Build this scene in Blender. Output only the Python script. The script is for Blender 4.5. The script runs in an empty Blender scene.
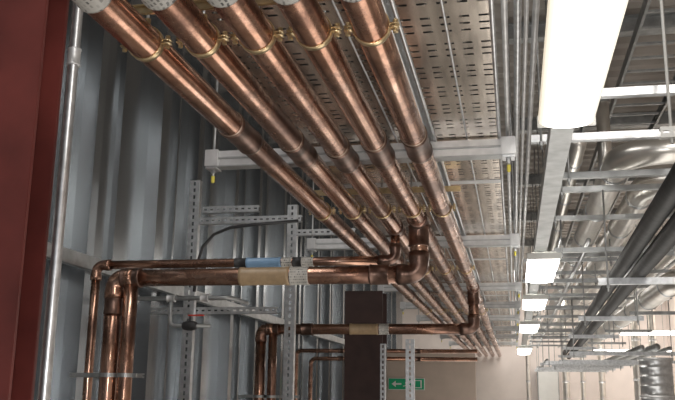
import bpy, bmesh, math, random
from mathutils import Vector, Matrix
random.seed(4)
H=1.6   # camera height above floor; all coordinates below are measured from eye level
S=bpy.context.scene
COL=S.collection

# ------------------------------------------------------------------ materials
def newmat(name):
    m=bpy.data.materials.new(name); m.use_nodes=True
    nt=m.node_tree; b=nt.nodes["Principled BSDF"]
    return m,nt,b
def N(nt,t,**k):
    n=nt.nodes.new(t)
    for a,v in k.items(): setattr(n,a,v)
    return n
def pos(nt,scale=(1,1,1)):
    g=N(nt,"ShaderNodeNewGeometry"); mp=N(nt,"ShaderNodeMapping")
    mp.inputs["Scale"].default_value=scale
    nt.links.new(g.outputs["Position"],mp.inputs["Vector"]); return mp.outputs[0]
def noisecol(nt,vec,scale,detail,stops):
    n=N(nt,"ShaderNodeTexNoise"); n.inputs["Scale"].default_value=scale; n.inputs["Detail"].default_value=detail
    nt.links.new(vec,n.inputs["Vector"])
    r=N(nt,"ShaderNodeValToRGB")
    e=r.color_ramp.elements
    e[0].position=stops[0][0]; e[0].color=(*stops[0][1],1)
    e[1].position=stops[-1][0]; e[1].color=(*stops[-1][1],1)
    for p,c in stops[1:-1]:
        x=e.new(p); x.color=(*c,1)
    nt.links.new(n.outputs["Fac"],r.inputs["Fac"])
    return n,r
def simple(name,col,metal=0,rough=.5,var=.15,scale=6,bump=0,stretch=(1,1,1)):
    m,nt,b=newmat(name)
    lo=tuple(c*(1-var) for c in col); hi=tuple(min(1,c*(1+var)) for c in col)
    n,r=noisecol(nt,pos(nt,stretch),scale,4,[(.3,lo),(.7,hi)])
    nt.links.new(r.outputs[0],b.inputs["Base Color"])
    b.inputs["Metallic"].default_value=metal; b.inputs["Roughness"].default_value=rough
    if bump:
        bp=N(nt,"ShaderNodeBump"); bp.inputs["Strength"].default_value=bump; bp.inputs["Distance"].default_value=.01
        nt.links.new(n.outputs["Fac"],bp.inputs["Height"]); nt.links.new(bp.outputs[0],b.inputs["Normal"])
    return m
def copper(name,stretch,patch,tint=1.0):
    m,nt,b=newmat(name)
    n,r=noisecol(nt,pos(nt,stretch),4,8,[(.30,(.24*tint,.12*tint,.082*tint)),(.45,(.46*tint,.255*tint,.175*tint)),(.58,(.60*tint,.36*tint,.26*tint)),(.74,(.78*tint,.56*tint,.45*tint))])
    n.inputs["Roughness"].default_value=.62
    n3=N(nt,"ShaderNodeTexNoise"); n3.inputs["Scale"].default_value=2.1; n3.inputs["Detail"].default_value=9; n3.inputs["Roughness"].default_value=.75
    nt.links.new(pos(nt,patch),n3.inputs["Vector"])
    mk=N(nt,"ShaderNodeMapRange"); mk.inputs["From Min"].default_value=.44; mk.inputs["From Max"].default_value=.60; mk.inputs["To Max"].default_value=.85
    nt.links.new(n3.outputs["Fac"],mk.inputs["Value"])
    mx=N(nt,"ShaderNodeMixRGB"); mx.inputs["Color2"].default_value=(.15*tint,.088*tint,.07*tint,1)
    nt.links.new(mk.outputs[0],mx.inputs["Fac"]); nt.links.new(r.outputs[0],mx.inputs["Color1"])
    nt.links.new(mx.outputs[0],b.inputs["Base Color"])
    mr=N(nt,"ShaderNodeMapRange"); mr.inputs["To Min"].default_value=.2; mr.inputs["To Max"].default_value=.38
    nt.links.new(mk.outputs[0],mr.inputs["Value"]); nt.links.new(mr.outputs[0],b.inputs["Roughness"])
    b.inputs["Metallic"].default_value=.93
    return m
M={}
M["cuY"]=copper("copper_along_corridor",(2.4,.9,2.4),(1.5,1.0,1.5))
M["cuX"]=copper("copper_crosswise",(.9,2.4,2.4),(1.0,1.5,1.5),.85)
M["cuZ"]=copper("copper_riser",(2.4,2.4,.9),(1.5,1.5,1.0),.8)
M["cufit"]=simple("copper_fitting",(.19,.12,.095),.9,.34,.5,14)
M["solder"]=simple("solder_ring",(.50,.40,.33),.9,.3,.2,30)
M["brass"]=simple("brass_clamp",(.60,.47,.28),.9,.3,.25,20)
M["galv"]=simple("galvanised_steel",(.58,.59,.60),.85,.34,.18,25,.05)
M["galvl"]=simple("bright_galvanised_channel",(.62,.62,.62),.6,.42,.14,14)
M["galvd"]=simple("dull_galvanised_steel",(.40,.41,.41),.75,.42,.2,12)
M["tray"]=simple("perforated_tray_steel",(.66,.585,.51),.95,.22,.3,5,.08,(4,.6,4))
M["clad"]=simple("wall_cladding_steel",(.32,.34,.355),.85,.24,.14,1.5,0,(1,1,.3))
M["deck"]=simple("ceiling_deck_paint",(.50,.46,.42),.05,.6,.15,2)
M["red"]=simple("maroon_steel_paint",(.13,.028,.023),0,.45,.3,3.5,.15)
M["darkred"]=simple("dark_brown_steel_paint",(.055,.028,.024),0,.6,.25,6)
M["black"]=simple("black_rubber_insulation",(.016,.016,.016),0,.6,.4,15,.3)
M["blackc"]=simple("black_cable_sheath",(.03,.03,.032),0,.45,.3,20)
M["foil"]=simple("foil_insulation",(.78,.75,.70),.9,.30,.10,7,.12)
M["floor"]=simple("concrete_floor",(.42,.40,.37),0,.7,.12,3)
M["plaster"]=simple("pale_pink_plaster",(.80,.72,.67),0,.8,.06,2)
M["tan"]=simple("tan_partition_paint",(.54,.44,.37),0,.7,.08,3)
M["white"]=simple("white_enamel",(.75,.75,.72),0,.4,.04,5)
M["yellow"]=simple("yellow_plastic_cap",(.72,.62,.10),0,.4,.1,10)
M["blue"]=simple("blue_pipe_tape",(.24,.40,.60),0,.35,.08,10)
M["ochre"]=simple("ochre_pipe_tape",(.42,.30,.18),0,.4,.12,30)
M["redp"]=simple("red_valve_handle",(.6,.05,.03),0,.4,.1,10)
M["green"]=simple("green_sign_face",(.01,.40,.18),0,.4,.05,5)
def tape(name,au,av,su,sv,k=1):
    """white tape with rows of small dark print; au along the pipe, av across it"""
    m,nt,b=newmat(name)
    g=N(nt,"ShaderNodeNewGeometry"); sp=N(nt,"ShaderNodeSeparateXYZ"); nt.links.new(g.outputs["Position"],sp.inputs[0])
    cb=N(nt,"ShaderNodeCombineXYZ"); nt.links.new(sp.outputs[au],cb.inputs[0]); nt.links.new(sp.outputs[av],cb.inputs[1])
    mp=N(nt,"ShaderNodeMapping"); mp.inputs["Scale"].default_value=(su,sv,1); nt.links.new(cb.outputs[0],mp.inputs["Vector"])
    n=N(nt,"ShaderNodeTexBrick")
    n.inputs["Color1"].default_value=(.05,.05,.05,1); n.inputs["Color2"].default_value=(.50*k,.48*k,.44*k,1)
    n.inputs["Mortar"].default_value=(.52*k,.50*k,.46*k,1); n.inputs["Scale"].default_value=1
    n.inputs["Mortar Size"].default_value=.055; n.inputs["Brick Width"].default_value=.30; n.inputs["Row Height"].default_value=.19; n.inputs["Bias"].default_value=.05
    nt.links.new(mp.outputs[0],n.inputs["Vector"]); nt.links.new(n.outputs["Color"],b.inputs["Base Color"])
    b.inputs["Roughness"].default_value=.45
    return m
M["tapeY"]=tape("printed_white_tape_along",1,0,14,14,.7)
M["tapeX"]=tape("printed_white_tape_across",0,2,24,12,1.1)
def emis(name,col,st):
    m,nt,b=newmat(name)
    n,r=noisecol(nt,pos(nt),3,2,[(.2,tuple(c*.95 for c in col)),(.8,col)])
    nt.links.new(r.outputs[0],b.inputs["Emission Color"]); b.inputs["Emission Strength"].default_value=st
    b.inputs["Base Color"].default_value=(.8,.8,.8,1)
    return m
def diffuser():
    """prismatic diffuser: brightest over the tube in the middle, dimmer toward its edges"""
    m,nt,b=newmat("lit_prismatic_diffuser")
    tc=N(nt,"ShaderNodeTexCoord"); sp=N(nt,"ShaderNodeSeparateXYZ"); nt.links.new(tc.outputs["Generated"],sp.inputs[0])
    r=N(nt,"ShaderNodeValToRGB"); e=r.color_ramp.elements
    e[0].position=0; e[0].color=(.55,.48,.36,1); e[1].position=1; e[1].color=(.55,.48,.36,1)
    for p,c in((.12,(.85,.80,.68)),(.34,(6.0,5.8,5.4)),(.66,(6.0,5.8,5.4)),(.88,(.85,.80,.68))):
        x=e.new(p); x.color=(*c,1)
    nt.links.new(sp.outputs[0],r.inputs["Fac"]); nt.links.new(r.outputs[0],b.inputs["Emission Color"])
    w=N(nt,"ShaderNodeTexWave"); w.bands_direction='Y'; w.inputs["Scale"].default_value=60; nt.links.new(pos(nt),w.inputs["Vector"])
    mr=N(nt,"ShaderNodeMapRange"); mr.inputs["To Min"].default_value=1.1; mr.inputs["To Max"].default_value=1.5
    nt.links.new(w.outputs["Fac"],mr.inputs["Value"]); nt.links.new(mr.outputs[0],b.inputs["Emission Strength"])
    b.inputs["Base Color"].default_value=(.6,.6,.6,1)
    return m
M["lamp"]=diffuser()
M["lampfar"]=emis("lit_tube",(1,.97,.9),9)

# ------------------------------------------------------------------ builders
wloc={}
def tag(ob,label=None,cat=None,group=None,kind=None):
    if label: ob["label"]=label
    if cat: ob["category"]=cat
    if group: ob["group"]=group
    if kind: ob["kind"]=kind
def make(name,bm,mat,parent=None,smooth=False,label=None,cat=None,group=None,kind=None):
    bm.normal_update()
    vs=[v.co for v in bm.verts]
    lo=Vector((min(v.x for v in vs),min(v.y for v in vs),min(v.z for v in vs)))
    hi=Vector((max(v.x for v in vs),max(v.y for v in vs),max(v.z for v in vs)))
    o=Vector(((lo.x+hi.x)/2,(lo.y+hi.y)/2,lo.z))
    for v in bm.verts: v.co-=o
    me=bpy.data.meshes.new(name)
    if smooth:
        for f in bm.faces: f.smooth=True
    bm.to_mesh(me); bm.free()
    ob=bpy.data.objects.new(name,me); COL.objects.link(ob)
    me.materials.append(M[mat])
    w=o+Vector((0,0,H))
    if parent is not None:
        ob.parent=parent; ob.location=w-wloc[parent.name]
    else: ob.location=w
    wloc[ob.name]=w
    tag(ob,label,cat,group,kind)
    return ob
def empty(name,loc,label,cat,group=None):
    e=bpy.data.objects.new(name,None); e.empty_display_size=.1
    w=Vector(loc)+Vector((0,0,H)); e.location=w; COL.objects.link(e); wloc[e.name]=w
    tag(e,label,cat,group); return e
def box(bm,x0,x1,y0,y1,z0,z1,bev=0):
    r=bmesh.ops.create_cube(bm,size=1)
    for v in r["verts"]:
        v.co=Vector(((x0+x1)/2+v.co.x*(x1-x0),(y0+y1)/2+v.co.y*(y1-y0),(z0+z1)/2+v.co.z*(z1-z0)))
    if bev:
        es=set(e for v in r["verts"] for e in v.link_edges)
        bmesh.ops.bevel(bm,geom=list(es),offset=bev,segments=2,affect='EDGES')
    return bm
def fillet(pts,rad,n=10):
    pts=[Vector(p) for p in pts]; out=[pts[0]]
    for i in range(1,len(pts)-1):
        a,b,c=pts[i-1],pts[i],pts[i+1]
        d1=(a-b).normalized(); d2=(c-b).normalized(); ang=d1.angle(d2)
        if ang>3.0: out.append(b); continue
        t=rad/math.tan(ang/2); t=min(t,(a-b).length*.49,(c-b).length*.49); rr=t*math.tan(ang/2)
        bis=(d1+d2).normalized(); cen=b+bis*(rr/math.sin(ang/2))
        p0=b+d1*t; p1=b+d2*t; v0=p0-cen; v1=p1-cen; th=v0.angle(v1); ax=v0.cross(v1).normalized()
        for k in range(n+1): out.append(cen+Matrix.Rotation(th*k/n,3,ax)@v0)
    out.append(pts[-1]); return out
def sweep(bm,pts,r,seg=20,caps=True,radii=None):
    pts=[Vector(p) for p in pts]; n=len(pts)
    T=[]
    for i in range(n):
        t=(pts[min(i+1,n-1)]-pts[max(i-1,0)]); T.append(t.normalized())
    up=Vector((0,0,1)) if abs(T[0].z)<.9 else Vector((1,0,0))
    u=(up-T[0]*up.dot(T[0])).normalized(); rings=[]
    for i in range(n):
        u=(u-T[i]*u.dot(T[i])).normalized(); w=T[i].cross(u)
        rr=radii[i] if radii else r
        rings.append([bm.verts.new(pts[i]+(u*math.cos(2*math.pi*k/seg)+w*math.sin(2*math.pi*k/seg))*rr) for k in range(seg)])
    for i in range(n-1):
        for k in range(seg):
            bm.faces.new((rings[i][k],rings[i][(k+1)%seg],rings[i+1][(k+1)%seg],rings[i+1][k]))
    if caps:
        bm.faces.new(rings[0][::-1]); bm.faces.new(rings[-1])
    return bm
def sub(a,b,s):
    a=Vector(a);b=Vector(b); return [a.lerp(b,i/s) for i in range(s+1)]
def tube(name,pts,r,mat,parent=None,fil=0,seg=20,**k):
    bm=bmesh.new(); p=fillet(pts,fil) if fil else pts
    sweep(bm,p,r,seg); return make(name,bm,mat,parent,True,**k)
def sleeve(name,c,d,L,r,mat,parent):
    """collar with a rolled rim at each end"""
    c=Vector(c);d=Vector(d).normalized(); bm=bmesh.new()
    ts=[-.5,-.5,-.44,-.40,.40,.44,.5,.5]; rs=[r-.006,r+.003,r+.003,r,r,r+.003,r+.003,r-.006]
    sweep(bm,[c+d*(t*L+(i-4)*1e-5) for i,t in enumerate(ts)],r,24,True,rs)
    return make(name,bm,mat,parent,True)
def elbow(name,a,b,c,rad,r,mat,parent):
    b=Vector(b); d1=(Vector(a)-b).normalized(); d2=(Vector(c)-b).normalized()
    e=rad+.05
    path=fillet([b+d1*e,b,b+d2*e],rad,12)
    full=[path[0]]+[path[0].lerp(path[1],.5)]+path[1:-1]+[path[-1].lerp(path[-2],.5)]+[path[-1]]
    n=len(full); rr=[r+.004]*n; rr[0]=r+.009; rr[1]=r+.009; rr[-1]=r+.009; rr[-2]=r+.009
    bm=bmesh.new(); sweep(bm,full,r,22,True,rr); return make(name,bm,mat,parent,True)
def slotted(bm,o,d,s,L,w,pitch,sl,sw,nrow=1,stag=False):
    """plate with real slots, o corner, d length axis, s width axis"""
    o=Vector(o);d=Vector(d);s=Vector(s)
    n=max(1,int(L/pitch)); pitch=L/n
    us=[0]
    for i in range(n):
        g=(pitch-sl)/2; us+= [i*pitch+g,i*pitch+g+sl]
    us.append(L)
    vs=[0]; rp=w/nrow
    for j in range(nrow):
        g=(rp-sw)/2; vs+=[j*rp+g,j*rp+g+sw]
    vs.append(w)
    G=[[bm.verts.new(o+d*a+s*b) for b in vs] for a in us]
    for i in range(len(us)-1):
        for j in range(len(vs)-1):
            if i%2==1 and j%2==1 and not (stag and ((i//2))%stag==0): continue
            bm.faces.new((G[i][j],G[i+1][j],G[i+1][j+1],G[i][j+1]))
def quad(bm,a,b,c,d):
    bm.faces.new([bm.verts.new(Vector(p)) for p in (a,b,c,d)])
def channel(bm,p0,p1,s,u,w=.041,h=.041,slots=True,pitch=.05,sl=.028,sw=.013,lip=.009):
    p0=Vector(p0);p1=Vector(p1);s=Vector(s);u=Vector(u); L=(p1-p0).length; d=(p1-p0)/L
    o=p0-s*(w/2)
    if slots: slotted(bm,o,d,s,L,w,pitch,sl,sw)
    else: quad(bm,o,o+d*L,o+d*L+s*w,o+s*w)
    for sg in(-1,1):
        e=p0+s*(sg*w/2)
        quad(bm,e,e+d*L,e+d*L+u*h,e+u*h)
        q=e+u*h; i=-s*sg*lip
        quad(bm,q,q+d*L,q+d*L+i,q+i)
def solid(ob,t=.0025):
    m=ob.modifiers.new("sheet_thickness",'SOLIDIFY'); m.thickness=t; m.offset=0

X,Y,Z=Vector((1,0,0)),Vector((0,1,0)),Vector((0,0,1))
# ------------------------------------------------------------------ setting
YB,YE=-4.0,24.0; XL,XR=-3.05,4.0; ZC=3.3
bm=bmesh.new(); box(bm,XL-.2,XR+.2,YB,YE+.2,-H-.1,-H); make("floor",bm,"floor",label="grey concrete floor",kind="structure")
bm=bmesh.new()
n=int((YE-YB)/.3); prev=None
prof=[(0,0),(.12,0),(.16,.06),(.26,.06),(.30,0)]
pts=[]
for i in range(n):
    for a,b in prof[:-1]: pts.append((YB+i*.3+a,ZC+b))
pts.append((YE+.2,ZC))
for (a,b) in pts:
    cur=(bm.verts.new((XL-.2,a,b)),bm.verts.new((XR+.2,a,b)))
    if prev: bm.faces.new((prev[0],prev[1],cur[1],cur[0]))
    prev=cur
make("ceiling",bm,"deck",label="grey-beige profiled steel ceiling deck",kind="structure")
# left wall: broad vertical liner trays with deep folded joints
bm=bmesh.new(); y=YB+.35; pts=[(XL,YB)]; k=0
while y<YE-1.8:
    pts+= [(XL,y),(XL+.12,y+.004),(XL+.12,y+.10),(XL+.10,y+.104),(XL+.10,y+.15),(XL,y+.154)]
    pts+=[(XL,y+.55),(XL+.045,y+.554),(XL+.045,y+.59),(XL,y+.594)]
    y+=1.15 if k%2 else .90
    k+=1
pts.append((XL,YE))
prev=None
for (a,b) in pts:
    cur=(bm.verts.new((a,b,-H)),bm.verts.new((a,b,ZC)))
    if prev: bm.faces.new((prev[0],prev[1],cur[1],cur[0]))
    prev=cur
make("wall_left",bm,"clad",label="blue-grey folded sheet steel wall cladding",kind="structure")
bm=bmesh.new(); box(bm,XR,XR+.1,YB,YE,-H,ZC); make("wall_right",bm,"plaster",label="pale plastered corridor wall",kind="structure")
bm=bmesh.new(); box(bm,XL,XR,YE,YE+.1,-H,ZC); make("wall_back",bm,"plaster",label="pale pink plastered end wall",kind="structure")
bm=bmesh.new(); box(bm,XL+.13,-.65,15,15.12,-H,.74); make("wall_partition",bm,"tan",label="tan painted low partition wall",kind="structure")
for zz in(.86,-.6):
    bm=bmesh.new(); channel(bm,(XL+.18,YB,zz),(XL+.18,YE,zz),Z,-X,.09,.055,False)
    o=make("cladding_rail",bm,"galvd",label="long galvanised horizontal wall cladding rail",cat="wall rail",group="wall cladding rails"); solid(o,.003)

# ------------------------------------------------------------------ red column + conduit
def icol(name,x0,x1,y0,y1,z0,z1,mat,label):
    t=.02; e=empty(name,((x0+x1)/2,(y0+y1)/2,z0),label,"steel column")
    bm=bmesh.new(); xm=(x0+x1)/2
    box(bm,x0,x1,y0,y0+t,z0,z1,.002); box(bm,x0,x1,y1-t,y1,z0,z1,.002); box(bm,xm-.008,xm+.008,y0+t,y1-t,z0,z1)
    make("column_shaft",bm,mat,e)
    bm=bmesh.new(); box(bm,x0-.04,x1+.04,y0-.04,y1+.04,z0-.001,z0+.025,.003); make("base_plate",bm,mat,e)
    return e
icol("steel_column",-2.12,-1.75,2.78,2.95,-H,ZC,"red","maroon painted steel I-section column beside galvanised conduit")
CX,CY=-1.708,2.95
e=empty("conduit",(CX,CY,-H),"galvanised vertical conduit clipped beside the maroon column","conduit")
tube("conduit_tube",sub((CX,CY,-H),(CX,CY,ZC),6),.0205,"galv",e)
for zz in(-.5,1.31): sleeve("coupling",(CX,CY,zz),Z,.07,.025,"galvl",e)
for zz in(-1.0,-.4):
    bm=bmesh.new(); box(bm,CX-.05,CX+.028,CY-.025,CY+.02,zz-.010,zz+.010,.003); make("saddle",bm,"galvd",e)
icol("steel_column",-1.86,-1.43,9.5,9.85,-H,1.13,"darkred","very dark brown steel column behind the slotted channels")

# ------------------------------------------------------------------ main copper pipes
PX=[-1.09,-.905,-.73,-.555,-.38]; PZ=1.05; R=.052
def mainpipe(i,label):
    x=PX[i]; e=empty("copper_pipe",(x,1.0,PZ),label,"pipe","copper pipes running along the ceiling")
    tube("pipe_run",sub((x,.9,PZ),(x,YE-.1,PZ),12),R,"cuY",e,seg=32)
    for yy in [(3.25,9.3,14),(3.5,6.9,12.2),(3.62,8.5,13),(3.55,7.8,12.6),(3.5,9.9,14.4)][i]:
        sleeve("coupling",(x,yy,PZ),Y,.26,R+.003,"cufit",e)
        sleeve("solder_ring",(x,yy-.134,PZ),Y,.010,R+.001,"solder",e); sleeve("solder_ring",(x,yy+.134,PZ),Y,.010,R+.001,"solder",e)
    sleeve("printed_tape",(x,1.90+.014*i,PZ),Y,.12,R+.0012,"tapeY",e)
    return e
P=[mainpipe(0,"long copper pipe running close to the folded steel wall"),
   mainpipe(1,"long copper pipe with dull brown patina beside its neighbours"),
   mainpipe(2,"long copper pipe with thin branch dropping toward the wall"),
   mainpipe(3,"long copper pipe with large elbowed branch dropping toward the wall"),
   mainpipe(4,"long copper pipe under the narrow tray, with elbowed branch")]
def branch(e,x,y,z,xe,r,fr,zb=-H,big=True):
    if big:
        sleeve("tee",(x,y,PZ),Y,.24,R+.008,"cufit",e)
        sleeve("tee_outlet",(x,y,PZ-.095),Z,.13,r+.007,"cufit",e)
    else:
        sleeve("tee",(x,y,PZ),Y,.12,R+.004,"cufit",e)
    tube("branch_drop",[(x,y,PZ-.04),(x,y,z+fr)],r,"cuZ",e,seg=24)
    elbow("elbow",(x,y,PZ),(x,y,z),(xe,y,z),fr,r,"cufit",e)
    tube("branch_run",sub((x-fr,y,z),(xe+fr,y,z),4),r,"cuX",e,seg=24)
    elbow("elbow",(x,y,z),(xe,y,z),(xe,y,zb),fr,r,"cuX",e)
    tube("riser",sub((xe,y,z-fr),(xe,y,zb),4),r,"cuZ",e,seg=24)
e=P[3]; bz=.718
branch(e,PX[3],5.2,bz,-2.57,.056,.085)
sleeve("tee",(-2.452,5.2,bz),X,.13,.062,"cufit",e)
tube("riser",sub((-2.455,5.2,.69),(-2.455,5.2,-H),4),.048,"cuZ",e)
sleeve("coupling",(-2.57,5.2,.54),Z,.12,.060,"cufit",e)
sleeve("pipe_tape",(-1.54,5.2,bz),X,.33,.0575,"ochre",e); sleeve("printed_tape",(-1.31,5.2,bz),X,.12,.0575,"tapeX",e)
sleeve("coupling",(-.80,5.2,bz),X,.12,.063,"cufit",e)
e=P[2]; bz=.838
branch(e,PX[2],5.40,bz,-2.815,.030,.055,big=False)
sleeve("pipe_tape",(-1.61,5.40,bz),X,.24,.0315,"blue",e); sleeve("printed_tape",(-1.45,5.40,bz),X,.07,.0315,"tapeX",e)
sleeve("pipe_tape",(-1.38,5.40,bz),X,.06,.0315,"blackc",e); sleeve("printed_tape",(-1.31,5.40,bz),X,.08,.0315,"tapeX",e)
sleeve("pipe_tape",(-1.77,5.40,bz),X,.08,.0315,"blackc",e)
e=P[4]
branch(e,PX[4],8.7,.64,-2.6,.054,.085)
sleeve("tee",(-2.47,8.7,.64),X,.13,.060,"cufit",e)
tube("riser",sub((-2.47,8.7,.6),(-2.47,8.7,-H),4),.046,"cuZ",e)
sleeve("pipe_tape",(-1.5,8.7,.64),X,.30,.0555,"ochre",e); sleeve("printed_tape",(-1.29,8.7,.64),X,.10,.0555,"tapeX",e)
sleeve("coupling",(-2.1,8.7,.64),X,.12,.061,"cufit",e)
for zz,x0 in((.53,-2.8),(.43,-2.6)):
    e=empty("copper_pipe",(x0,11,zz),"thin copper pipe crossing before the tan partition","pipe","thin crosswise copper pipes")
    tube("pipe_run",[(x0,11,-H),(x0,11,zz),(-.45,11,zz)],.026,"cuX",e,fil=.07)
    for xx in(-2.2,-1.2): sleeve("coupling",(xx,11,zz),X,.07,.030,"cufit",e)

# ------------------------------------------------------------------ pipe clamps
def clamp_mesh(R0):
    bm=bmesh.new()
    seg=26; prof=[(R0+.0005,-.012),(R0+.005,-.012),(R0+.005,.012),(R0+.0005,.012)]
    rings=[]
    for k in range(seg):
        a=2*math.pi*k/seg; rings.append([bm.verts.new((math.cos(a)*r,yy,math.sin(a)*r)) for r,yy in prof])
    for k in range(seg):
        A,B=rings[k],rings[(k+1)%seg]
        for j in range(4): bm.faces.new((A[j],A[(j+1)%4],B[(j+1)%4],B[j]))
    for sg in(-1,1):
        for dz in(-.0075,.0035):
            x0=sg*(R0+.002); x1=sg*(R0+.030); box(bm,min(x0,x1),max(x0,x1),-.012,.012,dz,dz+.004)
    return bm
def clampset(yy,xs,R0,z,ztop,grp,mats="brass"):
    for x in xs:
        e=empty("pipe_clamp",(x,yy,z),"two-piece brass pipe clamp with lug bolts on copper pipe","pipe clamp",grp)
        bm=clamp_mesh(R0); bmesh.ops.translate(bm,verts=bm.verts,vec=(x,yy,z)); make("clamp_band",bm,mats,e,True)
        for sg in(-1,1):
            bm=bmesh.new(); c=Vector((x+sg*(R0+.019),yy,z))
            sweep(bm,[c+Z*-.022,c+Z*-.0211,c+Z*-.014,c+Z*-.0139,c+Z*.014,c+Z*.0141,c+Z*.020],.004,6,True,[.005,.008,.008,.004,.004,.008,.008])
            make("bolt",bm,mats,e)
        zt=ZC if x<-1.03 else ztop
        tube("threaded_rod",[(x,yy,z+R0+.003),(x,yy,zt)],.005,"galvd",e,seg=8)
        bm=bmesh.new(); sweep(bm,[(x,yy,z+R0+.002),(x,yy,z+R0+.03)],.011,6); make("boss",bm,mats,e)
CL=(2.30,4.82,7.25,11.0)
for yy,g in zip(CL,("first","second","third","fourth")): clampset(yy,PX,R,PZ,1.235,g+" pipe clamp row")
for yy in CL[:2]:
    bm=bmesh.new(); channel(bm,(-1.2,yy-.016,1.155),(-.27,yy-.016,1.155),Z,-Y,.030,.012,False,lip=.004)
    o=make("clamp_rail",bm,"brass",label="slim rail linking the clamps above the copper pipes",cat="rail",group="clamp rails"); solid(o,.002)

# ------------------------------------------------------------------ trapeze hangers
def trapeze(y,x0,x1,z=1.178,w=.078,lab="bright galvanised strut trapeze hanger above the copper pipes"):
    e=empty("trapeze_hanger",((x0+x1)/2,y,z),lab,"support bracket","strut trapeze hangers along the corridor")
    bm=bmesh.new(); channel(bm,(x0,y,z),(x1,y,z),Z,Y,w,.05,False,lip=.012); o=make("strut_channel",bm,"galvl",e); solid(o,.003)
    bm=bmesh.new(); box(bm,x0+.01,x1-.01,y-.014,y-.002,z-.004,z+.004); box(bm,x0+.01,x1-.01,y-.014,y+.06,z-w/2-.008,z-w/2-.002); make("stiffening_rib",bm,"galvd",e)
    for xx in(x0+.035,x1-.035):
        tube("threaded_rod",[(xx,y+.02,z-.12),(xx,y+.02,ZC)],.006,"galv",e,seg=8)
        bm=bmesh.new(); box(bm,xx-.03,xx+.03,y-.02,y+.065,z-w/2-.018,z-w/2-.009,.002); make("square_washer",bm,"galv",e)
        bm=bmesh.new(); box(bm,xx-.036,xx+.036,y-.02,y-.003,z-w/2-.004,z+w/2+.006,.002); make("end_bracket",bm,"galvl",e)
        bm=bmesh.new(); sweep(bm,[(xx,y+.02,z-w/2-.035),(xx,y+.02,z-w/2-.018)],.012,6); make("nut",bm,"galvd",e)
        bm=bmesh.new(); sweep(bm,[(xx,y+.02,z-.125),(xx,y+.02,z-.12),(xx,y+.02,z-.09)],.010,10,True,[.005,.009,.009]); make("end_cap",bm,"yellow",e)
trapeze(1.0,-1.5,.04)
trapeze(4.05,-1.54,.04)
trapeze(6.65,-1.62,.07)
for k,yy in enumerate((9.6,11.6,13.6,15.8,18,20.5)): trapeze(yy,-1.5,.11)

# ------------------------------------------------------------------ cable trays
TZ=1.229
def tray(x0,x1,y0,y1,label):
    bm=bmesh.new(); w=x1-x0
    e=empty("cable_tray",((x0+x1)/2,(y0+y1)/2,TZ),label,"cable tray","perforated cable tray lengths")
    slotted(bm,(x0,y0+.004,TZ),Y,X,y1-y0-.008,w,.055,.015,.034,int(w/.056),4)
    o=make("perforated_base",bm,"tray",e); solid(o,.0015)
    bm=bmesh.new()
    for xx,s in((x0,1),(x1,-1)):
        slotted(bm,(xx,y0+.004,TZ),Y,Z,y1-y0-.008,.06,.1,.03,.012)
        quad(bm,(xx,y0,TZ+.06),(xx,y1,TZ+.06),(xx+s*.012,y1,TZ+.06),(xx+s*.012,y0,TZ+.06))
    o=make("folded_edge",bm,"galvl",e); solid(o,.002)
    bm=bmesh.new(); nb=3 if w>.4 else 1
    for i in range(nb):
        xc=x0+w*(i+1)/(nb+1); sweep(bm,[(xc,y0+.01,TZ),(xc,(y0+y1)/2,TZ),(xc,y1-.01,TZ)],.005,8)
    for xc in(x0+.006,x1-.006): sweep(bm,[(xc,y0+.01,TZ),(xc,(y0+y1)/2,TZ),(xc,y1-.01,TZ)],.009,8)
    make("stiffening_bead",bm,"galv",e,True)
    bm=bmesh.new(); box(bm,x0+.01,x1-.01,y0+.006,y0+.08,TZ-.0045,TZ-.0012); make("splice_plate",bm,"galvl",e)
ys=[.2,1.9,4.9,7.9,10.9,13.9,16.9,19.9,22.9]
for a,b in zip(ys[:-1],ys[1:]):
    tray(-1.02,-.375,a,b,"wide perforated galvanised cable tray above copper pipes")
    tray(-.355,-.03,a,b,"narrow perforated galvanised cable tray beside the lighting trunking")
for x0,x1,n in((-1.02,-.375,12),(-.355,-.03,6)):
    for i in range(n):
        x=x0+.035+(x1-x0-.07)*i/(n-1); r=random.choice((.018,.020,.021))
        tube("cable",[(x,yy,TZ+.009+r) for yy in [.3,3,6,9,12,15,18,22.8]],r,"blackc",seg=8,label="black sheathed cable added above the tray slots to darken them",cat="cable",group="cables added to darken tray slots")  # black cables added over the base so the slots look dark from below
for x,z,r,mt in((.005,1.27,.011,"galvl"),(.05,1.30,.014,"galv"),(.078,1.26,.008,"galvl"),(.115,1.33,.012,"galvl")):
    tube("conduit",sub((x,.3,z),(x,23,z),6),r,mt,seg=12,label="slim galvanised conduit running beside the cable tray",cat="conduit",group="slim conduits beside tray")

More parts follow.
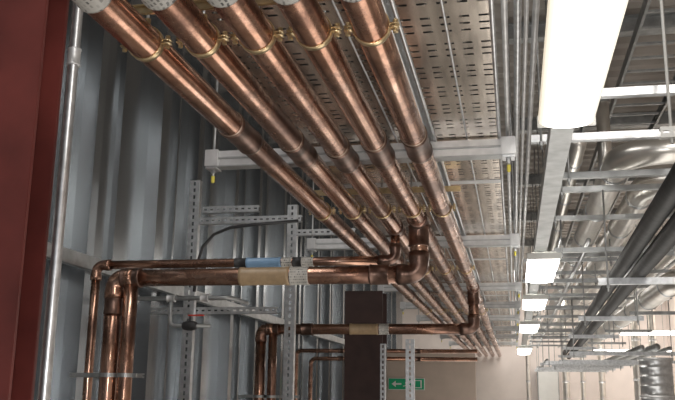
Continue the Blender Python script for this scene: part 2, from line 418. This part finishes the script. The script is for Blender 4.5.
# ------------------------------------------------------------------ lighting trunking and lamps
LX=.215
bm=bmesh.new(); channel(bm,(LX,.5,1.022),(LX,23.5,1.022),X,Z,.085,.07,False,lip=.02)
o=make("lighting_trunking",bm,"galvd",label="long grey steel lighting trunking above the lamps",cat="trunking"); solid(o,.003)
def lampfix(xc,y0,y1,zb,w=.20,mat="lamp",alongx=False,grp="fluorescent lamps under the trunking"):
    L=y1-y0; e=empty("fluorescent_lamp",(xc,y0,zb),"lit fluorescent batten lamp with prismatic white diffuser","lamp",grp)
    def tr(bm):
        if alongx:
            for v in bm.verts:
                v.co=Vector((xc+(v.co.y-y0),y0+(v.co.x-xc),v.co.z))
            bmesh.ops.reverse_faces(bm,faces=bm.faces)
        return bm
    bm=bmesh.new(); box(bm,xc-w*.36,xc+w*.36,y0+.02,y1-.02,zb+.045,zb+.069,.004); make("housing",tr(bm),"white",e)
    bm=bmesh.new(); prev=None; n=12; caps=[[],[]]
    for k in range(n+1):
        a=math.pi*k/n; x=xc-w/2*math.cos(a); z=zb+.045-.045*math.sin(a)**.55 if 0<k<n else zb+.045
        cur=(bm.verts.new((x,y0+.012,z)),bm.verts.new((x,y1-.012,z)))
        if prev: bm.faces.new((prev[0],cur[0],cur[1],prev[1]))
        prev=cur; caps[0].append(cur[0]); caps[1].append(cur[1])
    bm.faces.new(caps[0][::-1]); bm.faces.new(caps[1]); bm.faces.new((caps[0][0],caps[0][-1],caps[1][-1],caps[1][0]))
    make("diffuser",tr(bm),mat,e,False)
    for yy in(y0,y1-.012):
        bm=bmesh.new(); box(bm,xc-w/2-.004,xc+w/2+.004,yy,yy+.012,zb+.008,zb+.055,.003); make("end_cap",tr(bm),"white",e)
    if alongx:
        for t in(.45,L-.15): tube("suspension_rod",[(xc+t,y0,zb+.069),(xc+t,y0,ZC)],.004,"galvd",e,seg=6)
for y0,y1,w in((1.55,3.08,.20),(-1.2,.3,.20),(6.25,7.6,.235),(8.95,10.1,.25),(12.2,13.9,.27),(18.5,21.5,.30)):
    lampfix(LX+(.025 if y0>5 else 0),y0,y1,.951,w,"lamp" if y0<5 else "lampfar")
for xc,yy,zb,L in((1.60,13.75,.92,1.7),(1.7,20,.95,1.7)):
    lampfix(xc,yy,yy+L,zb,.16,"lampfar",True,"suspended cross lamps")

# ------------------------------------------------------------------ vertical slotted channels by wall
def arm(e,p0,p1,w=.05,s=Z,u=Y,mat="galv"):
    bm=bmesh.new(); channel(bm,p0,p1,s,u,w,.041,True,.05,.026,.013); o=make("strut_arm",bm,mat,e); solid(o,.0025)
def post(x,y,z0,z1,w=.085,lab="upright slotted galvanised strut channel near the cladding"):
    e=empty("slotted_post",(x,y,z0),lab,"strut post","slotted upright strut posts")
    bm=bmesh.new(); channel(bm,(x,y,z0),(x,y,z1),X,Y,w,.05,True,.055,.032,.018); o=make("channel",bm,"galv",e); solid(o,.003)
    bm=bmesh.new(); box(bm,x-.07,x+.07,y-.03,y+.09,z0,z0+.008,.002); make("foot_plate",bm,"galvd",e)
    return e
e=post(-2.5,6.35,-H,1.67,lab="upright slotted strut post with three short arms")
arm(e,(-2.45,6.34,1.33),(-1.6,6.34,1.33)); arm(e,(-2.42,6.34,1.42),(-1.95,6.34,1.42)); arm(e,(-2.85,6.42,.62),(-1.8,6.42,.62))
e=post(-1.86,7.05,-H,1.60); arm(e,(-1.82,7.04,1.35),(-1.3,7.04,1.35))
post(-1.07,9.05,-H,.56,.09,"short upright slotted strut post near the dark column"); post(-1.38,9.2,-H,.52,.055,"slim upright slotted strut post beside the dark column")
def rail(x0,x1,y,z,cl,lab):
    e=empty("riser_rail",((x0+x1)/2,y,z),lab,"support rail","riser support rails")
    bm=bmesh.new(); channel(bm,(x0,y,z),(x1,y,z),Z,Y,.026,.026,False); o=make("strut_channel",bm,"galvd",e); solid(o,.0025)
    for x,yy,r in cl:
        bm=bmesh.new(); sweep(bm,[(x,yy,z-.013),(x,yy,z-.0129),(x,yy,z+.0129),(x,yy,z+.013)],r,20,True,[r,r+.006,r+.006,r])
        box(bm,x-r-.03,x-r+.002,yy-.01,yy+.01,z-.012,z+.012); box(bm,x+r-.002,x+r+.03,yy-.01,yy+.01,z-.012,z+.012)
        make("riser_clamp",bm,"galvd",e)
rail(-2.90,-2.38,5.30,.09,((-2.815,5.4,.030),(-2.57,5.2,.056),(-2.455,5.2,.048)),"galvanised strut rail clamping the tall copper risers")
rail(-2.85,-2.2,8.8,-.05,((-2.6,8.7,.054),(-2.47,8.7,.046)),"galvanised strut rail clamping the shorter copper risers")
e=empty("service_pipe",(-2.6,5.9,.62),"small dark steel service pipe with black valve and red lever","pipe")
tube("pipe_run",[(-2.85,5.9,.66),(-2.0,5.9,.66),(-2.0,6.3,.66)],.017,"galvd",e,fil=.05,seg=12)
tube("pipe_drop",[(-2.46,5.9,.66),(-2.46,5.9,.46),(-2.15,5.9,.46)],.014,"galvd",e,fil=.04,seg=12)
for xx in(-2.75,-2.46,-2.2): sleeve("union",(xx,5.9,.66),X,.06,.026,"galvl",e)
bm=bmesh.new(); sweep(bm,[(-2.36,5.9,.46),(-2.35,5.9,.46),(-2.32,5.9,.46),(-2.29,5.9,.46),(-2.26,5.9,.46),(-2.25,5.9,.46)],.03,14,True,[.024,.03,.036,.036,.03,.024])
sweep(bm,[(-2.305,5.9,.48),(-2.305,5.9,.53)],.01,10); make("valve_body",bm,"blackc",e,True)
bm=bmesh.new(); box(bm,-2.32,-2.2,5.89,5.91,.53,.54,.002); make("valve_lever",bm,"redp",e)
tube("cable",[(-2.42,6.25,.75),(-2.41,6.25,.95),(-2.37,6.25,1.1),(-2.28,6.25,1.2),(-2.15,6.25,1.25),(-1.95,6.25,1.27),(-1.6,6.25,1.29)],.013,"blackc",seg=10,label="black cable looping over the strut arm",cat="cable")

# ------------------------------------------------------------------ right side services
for i,(dx,dz,r) in enumerate(((0,0,.052),(.088,-.072,.052))):
    tube("insulated_pipe",sub((.675+dx,2.2,.90+dz),(1.09+dx,19.5,.90+dz),10),r,"black",seg=24,label="thick matte black rubber insulated pipe, one of a pair",cat="pipe",group="black insulated pipes")
def foil(pts,r,lab="shiny silver lagged duct with sweeping bend",fr=.30,seam=1.3,g="silver lagged ducts"):
    e=empty("lagged_duct",pts[0],lab,"duct",g)
    path=fillet(pts,fr,14); bm=bmesh.new(); sweep(bm,path,r,24); make("duct_run",bm,"foil",e,True)
    for i in range(len(pts)-1):
        a=Vector(pts[i]);b=Vector(pts[i+1]); L=(b-a).length; d=(b-a)/L; t=.5
        while t<L-.4:
            sleeve("jointing_band",a+d*t,d,.045,r+.003,"galv",e); t+=seam
foil([(2.6,5.45,1.52),(.72,5.45,1.52),(.72,22,1.52)],.092)
foil([(2.6,6.30,1.53),(1.0,6.30,1.53),(1.0,22,1.53)],.10)
foil([(2.8,8.2,1.06),(1.5,8.2,1.06),(1.5,22.6,1.06)],.11)
foil([(.50,6.0,1.75),(.50,14,1.75),(.50,22,1.75)],.055,"slim silver lagged straight duct")
foil([(3.2,7.5,1.85),(1.40,7.5,1.85),(1.40,22,1.85)],.12,fr=.35,lab="broad shiny silver lagged duct with sweeping bend")
foil([(3.4,9.3,1.62),(1.85,9.3,1.62),(1.85,22,1.62)],.11,fr=.3)
foil([(.85,7.6,3.1),(.85,7.6,1.95),(.85,22,1.95)],.06,fr=.2,lab="silver lagged duct dropping from the ceiling deck")
def rtrap(y,x0,x1,z,w=.041,zt=ZC,slots=False,mat="galvd"):
    e=empty("strut_trapeze",((x0+x1)/2,y,z),"galvanised strut trapeze with threaded rods beside the lamps","support bracket","strut trapezes near the ducts")
    bm=bmesh.new(); channel(bm,(x0,y,z),(x1,y,z),Z,Y,w,.041,slots,.06,.03,.012); o=make("strut_channel",bm,mat,e); solid(o,.0025)
    for xx in(x0+.06,x1-.06):
        tube("threaded_rod",[(xx,y-.012,z-.07),(xx,y-.012,zt)],.006,"galvd",e,seg=8)
        bm=bmesh.new(); sweep(bm,[(xx,y-.012,z-.045),(xx,y-.012,z-.025)],.012,6); make("nut",bm,"galvd",e)
rtrap(4.2,.34,1.5,1.48,mat="galv"); rtrap(4.75,.13,.95,1.42,mat="galv"); rtrap(5.15,.3,1.9,1.30,.035)
for yy in(5.9,6.9,8.8,10.1,11.5,12.9,14.4,15.9,17.4,19,20.5,22): rtrap(yy,.3,2.25,1.39,.035)
for yy in(6.9,8.8,10.1,11.5,12.9,14.4,15.9,17.4,19,20.5): rtrap(yy,.34,1.30,1.13,.035,1.373)
for yy in(8.0,9.5): rtrap(yy,.12,.95,1.22,.03,1.40)
for yy in(10.1,12.9,15.9,19): rtrap(yy,1.30,1.95,.92,.035,1.373)
for yy in(5.9,8.8,11.5,14.4,17.4):
    x=.73+.0244*(yy-2.2); rtrap(yy,x-.25,x+(.37 if yy<12 else .28),.75,.041,1.373,False,"galv")
for yy,x0,x1,z in((12.9,.79,2.25,.60),(13.4,2.4,3.6,.75),(14.4,.5,2.25,.52),(15.9,.79,2.25,.60),(16.5,2.4,3.8,.62),(17.4,.5,2.25,.60),(19,.79,2.25,.60),(20.5,.5,2.25,.60),(18.8,2.4,3.8,.7),(22,.5,2.25,.60)):
    rtrap(yy,x0,x1,z,.05,1.373 if x0<2 else ZC,mat="galv")
for x,r in((1.75,.04),(1.95,.05),(2.12,.03),(.62,.03)):
    tube("service_pipe",sub((x,12.6 if x>1 else 17,.627+r),(x,22.5,.627+r),4),r,"galvd",seg=14,label="silver lagged service pipe on the lower bracket tier",cat="pipe",group="silver lagged service pipes")
for x,y,r in((2.6,19.5,.10),(2.95,19.6,.08),(1.30,23.1,.09),(1.72,23.1,.06),(.35,23.2,.05),(2.2,23.2,.08)):
    e=empty("drop_pipe",(x,y,-H),"upright silver lagged drop pipe near the end wall","pipe","silver drop pipes")
    tube("pipe_run",sub((x,y,-H),(x,y,ZC-.17),5),r,"foil",e)
    for zz in(-.2,.35,1.2): sleeve("jointing_band",(x,y,zz),Z,.05,r+.004,"galvl",e)
e=empty("control_cabinet",(.87,23.83,-.35),"grey steel control cabinet fixed to the end wall","cabinet")
bm=bmesh.new(); box(bm,.6,1.15,23.7,23.99,-.35,.75,.01); make("body",bm,"galvd",e)
bm=bmesh.new(); box(bm,.62,1.13,23.685,23.70,-.33,.73,.004); make("door",bm,"white",e)
e=empty("rod_hanger",(.75,4.0,1.2),"threaded rod hanger carrying a short white strut","support bracket")
tube("threaded_rod",[(.75,4.02,1.15),(.75,4.02,ZC)],.007,"white",e,seg=8)
bm=bmesh.new(); channel(bm,(.70,4.0,1.2),(1.1,4.0,1.2),Z,Y,.05,.041,True); o=make("strut_channel",bm,"white",e); solid(o,.0025)
for yy in(4.6,7.4,10.2,13,15.8,18.6):
    bm=bmesh.new(); box(bm,-.0,3.9,yy-.06,yy+.06,ZC-.16,ZC-.148); box(bm,0,3.9,yy-.06,yy+.06,ZC-.012,ZC-.001); box(bm,0,3.9,yy-.005,yy+.005,ZC-.15,ZC-.01)
    make("roof_beam",bm,"galvd",label="grey steel I-beam under the ceiling deck",cat="beam",group="secondary roof beams")
def ladder(x0,x1,y0,y1,z,lab):
    e=empty("cable_ladder",((x0+x1)/2,y0,z),lab,"cable ladder","cable ladders near the ducts")
    for x,u in((x0,X),(x1,-X)):
        bm=bmesh.new(); channel(bm,(x,y0,z),(x,y1,z),Z,u,.09,.02,False); o=make("side_rail",bm,"galvd",e); solid(o,.0025)
    yy=y0+.15; bm=bmesh.new()
    while yy<y1: box(bm,x0+.003,x1-.003,yy-.015,yy+.015,z-.03,z-.012); yy+=.3
    r=make("rungs",bm,"galvd",e); r["kind"]="stuff"
ladder(.40,.68,3.9,22,2.35,"silver cable ladder hung under the ceiling deck")
ladder(1.0,1.5,4.4,22,2.75,"wide silver cable ladder hung near the roof beams")
for x,z,r in((.30,1.44,.012),(.40,1.24,.012),(1.14,1.22,.022),(.62,1.22,.02),(1.75,1.44,.02)):
    tube("conduit",sub((x,7.0,z),(x,23,z),6),r,"galv",seg=12,label="galvanised conduit running beside the lagged ducts",cat="conduit",group="conduits near the lagged ducts")
# spiral duct
e=empty("spiral_duct",(1.37,9.0,-H),"upright silver spiral-seam ventilation duct with flange rings","duct")
bm=bmesh.new(); pts=[];rr=[]; z=-H
while z<.38:
    pts+=[(1.37,9,z),(1.37,9,z+.075),(1.37,9,z+.08),(1.37,9,z+.085)]; rr+=[.155,.155,.160,.160]; z+=.09
sweep(bm,pts,.15,28,True,rr); make("duct_shell",bm,"galv",e,True)
for zz in(-.7,.0,.36): sleeve("flange_ring",(1.37,9,zz),Z,.03,.168,"galvl",e)
# exit sign
e=empty("exit_sign",(-1.84,14.93,.05),"green emergency exit sign with running figure and arrow","sign")
x0,x1,z0,z1=-2.14,-1.53,.07,.25; yf=14.975
bm=bmesh.new(); box(bm,x0-.012,x1+.012,yf,14.999,z0-.012,z1+.012,.004); make("sign_frame",bm,"white",e)
bm=bmesh.new(); box(bm,x0,x1,yf-.006,yf,z0,z1); make("sign_face",bm,"green",e)
bm=bmesh.new()
def poly(pts):
    vs=[bm.verts.new((x0+a*.61,yf-.008,z0+b*.18)) for a,b in pts]; bm.faces.new(vs)
poly([(.72,.12),(.94,.12),(.94,.88),(.72,.88),(.72,.80),(.90,.80),(.90,.20),(.72,.20)])
poly([(.50,.52),(.60,.76),(.65,.72),(.57,.46)]); poly([(.55,.50),(.63,.34),(.58,.14),(.545,.16),(.59,.34),(.52,.46)])
poly([(.53,.46),(.48,.30),(.41,.26),(.41,.33),(.46,.36),(.50,.52)]); poly([(.58,.70),(.66,.55),(.70,.58),(.69,.62),(.66,.62),(.61,.75)]); poly([(.57,.72),(.49,.70),(.46,.56),(.49,.55),(.51,.64),(.57,.65)])
poly([(.625+.026*math.cos(t*math.pi/5),.84+.085*math.sin(t*math.pi/5)) for t in range(10)])
poly([(.08,.50),(.20,.20),(.20,.42),(.36,.42),(.36,.58),(.20,.58),(.20,.80)])
make("pictogram",bm,"white",e)

# ------------------------------------------------------------------ lights
def area(loc,rot,sx,sy,en,col=(1,.96,.90)):
    l=bpy.data.lights.new("area","AREA"); l.shape='RECTANGLE'; l.size=sx; l.size_y=sy; l.energy=en; l.color=col
    o=bpy.data.objects.new("fill_light",l); o.location=Vector(loc)+Vector((0,0,H)); o.rotation_euler=rot; COL.objects.link(o)  # unseen fill light added to brighten the hall, not a ceiling fitting
area((1.4,-1.5,2.9),(math.radians(25),0,0),.8,3,150)
area((.7,5.5,-1.4),(math.pi,0,0),1.6,8,76)  # added fill near floor level, facing up, imitates floor bounce
area((1.3,15,-1.4),(math.pi,0,0),3,8,100)  # second added upward fill, farther down the corridor
area((1.5,20.5,2.9),(0,0,0),4,4,320,(1,.96,.91))  # added fill that brightens the end wall
area((-2.0,3.4,2.9),(0,math.radians(-15),0),.5,3,32,(1,.98,.95))
l=bpy.data.lights.new("camera_flash","AREA"); l.size=.14; l.energy=30; l.color=(1,.97,.94)
o=bpy.data.objects.new("camera_flash",l); o.location=(-.03,-.02,H+.12); o.rotation_euler=(math.radians(104),0,math.radians(13)); COL.objects.link(o)
w=bpy.data.worlds.new("World"); S.world=w; w.use_nodes=True
w.node_tree.nodes["Background"].inputs[0].default_value=(.95,.97,1,1); w.node_tree.nodes["Background"].inputs[1].default_value=.6
try: S.view_settings.view_transform='Standard'
except Exception: pass

# ------------------------------------------------------------------ camera
cd=bpy.data.cameras.new("camera"); cam=bpy.data.objects.new("camera",cd); COL.objects.link(cam)
cd.sensor_width=36; cd.lens=850/675*36; cd.clip_start=.05
psi=math.radians(11.682); p=math.radians(12.761); r=math.radians(.8)
Fv=Vector((-math.sin(psi)*math.cos(p),math.cos(psi)*math.cos(p),math.sin(p))); Rv=Vector((math.cos(psi),math.sin(psi),0)); Uv=Rv.cross(Fv)
xa=Rv*math.cos(r)+Uv*math.sin(r); ya=Uv*math.cos(r)-Rv*math.sin(r)
m=Matrix((xa,ya,-Fv)).transposed().to_4x4(); m.translation=Vector((0,0,H)); cam.matrix_world=m
S.camera=cam
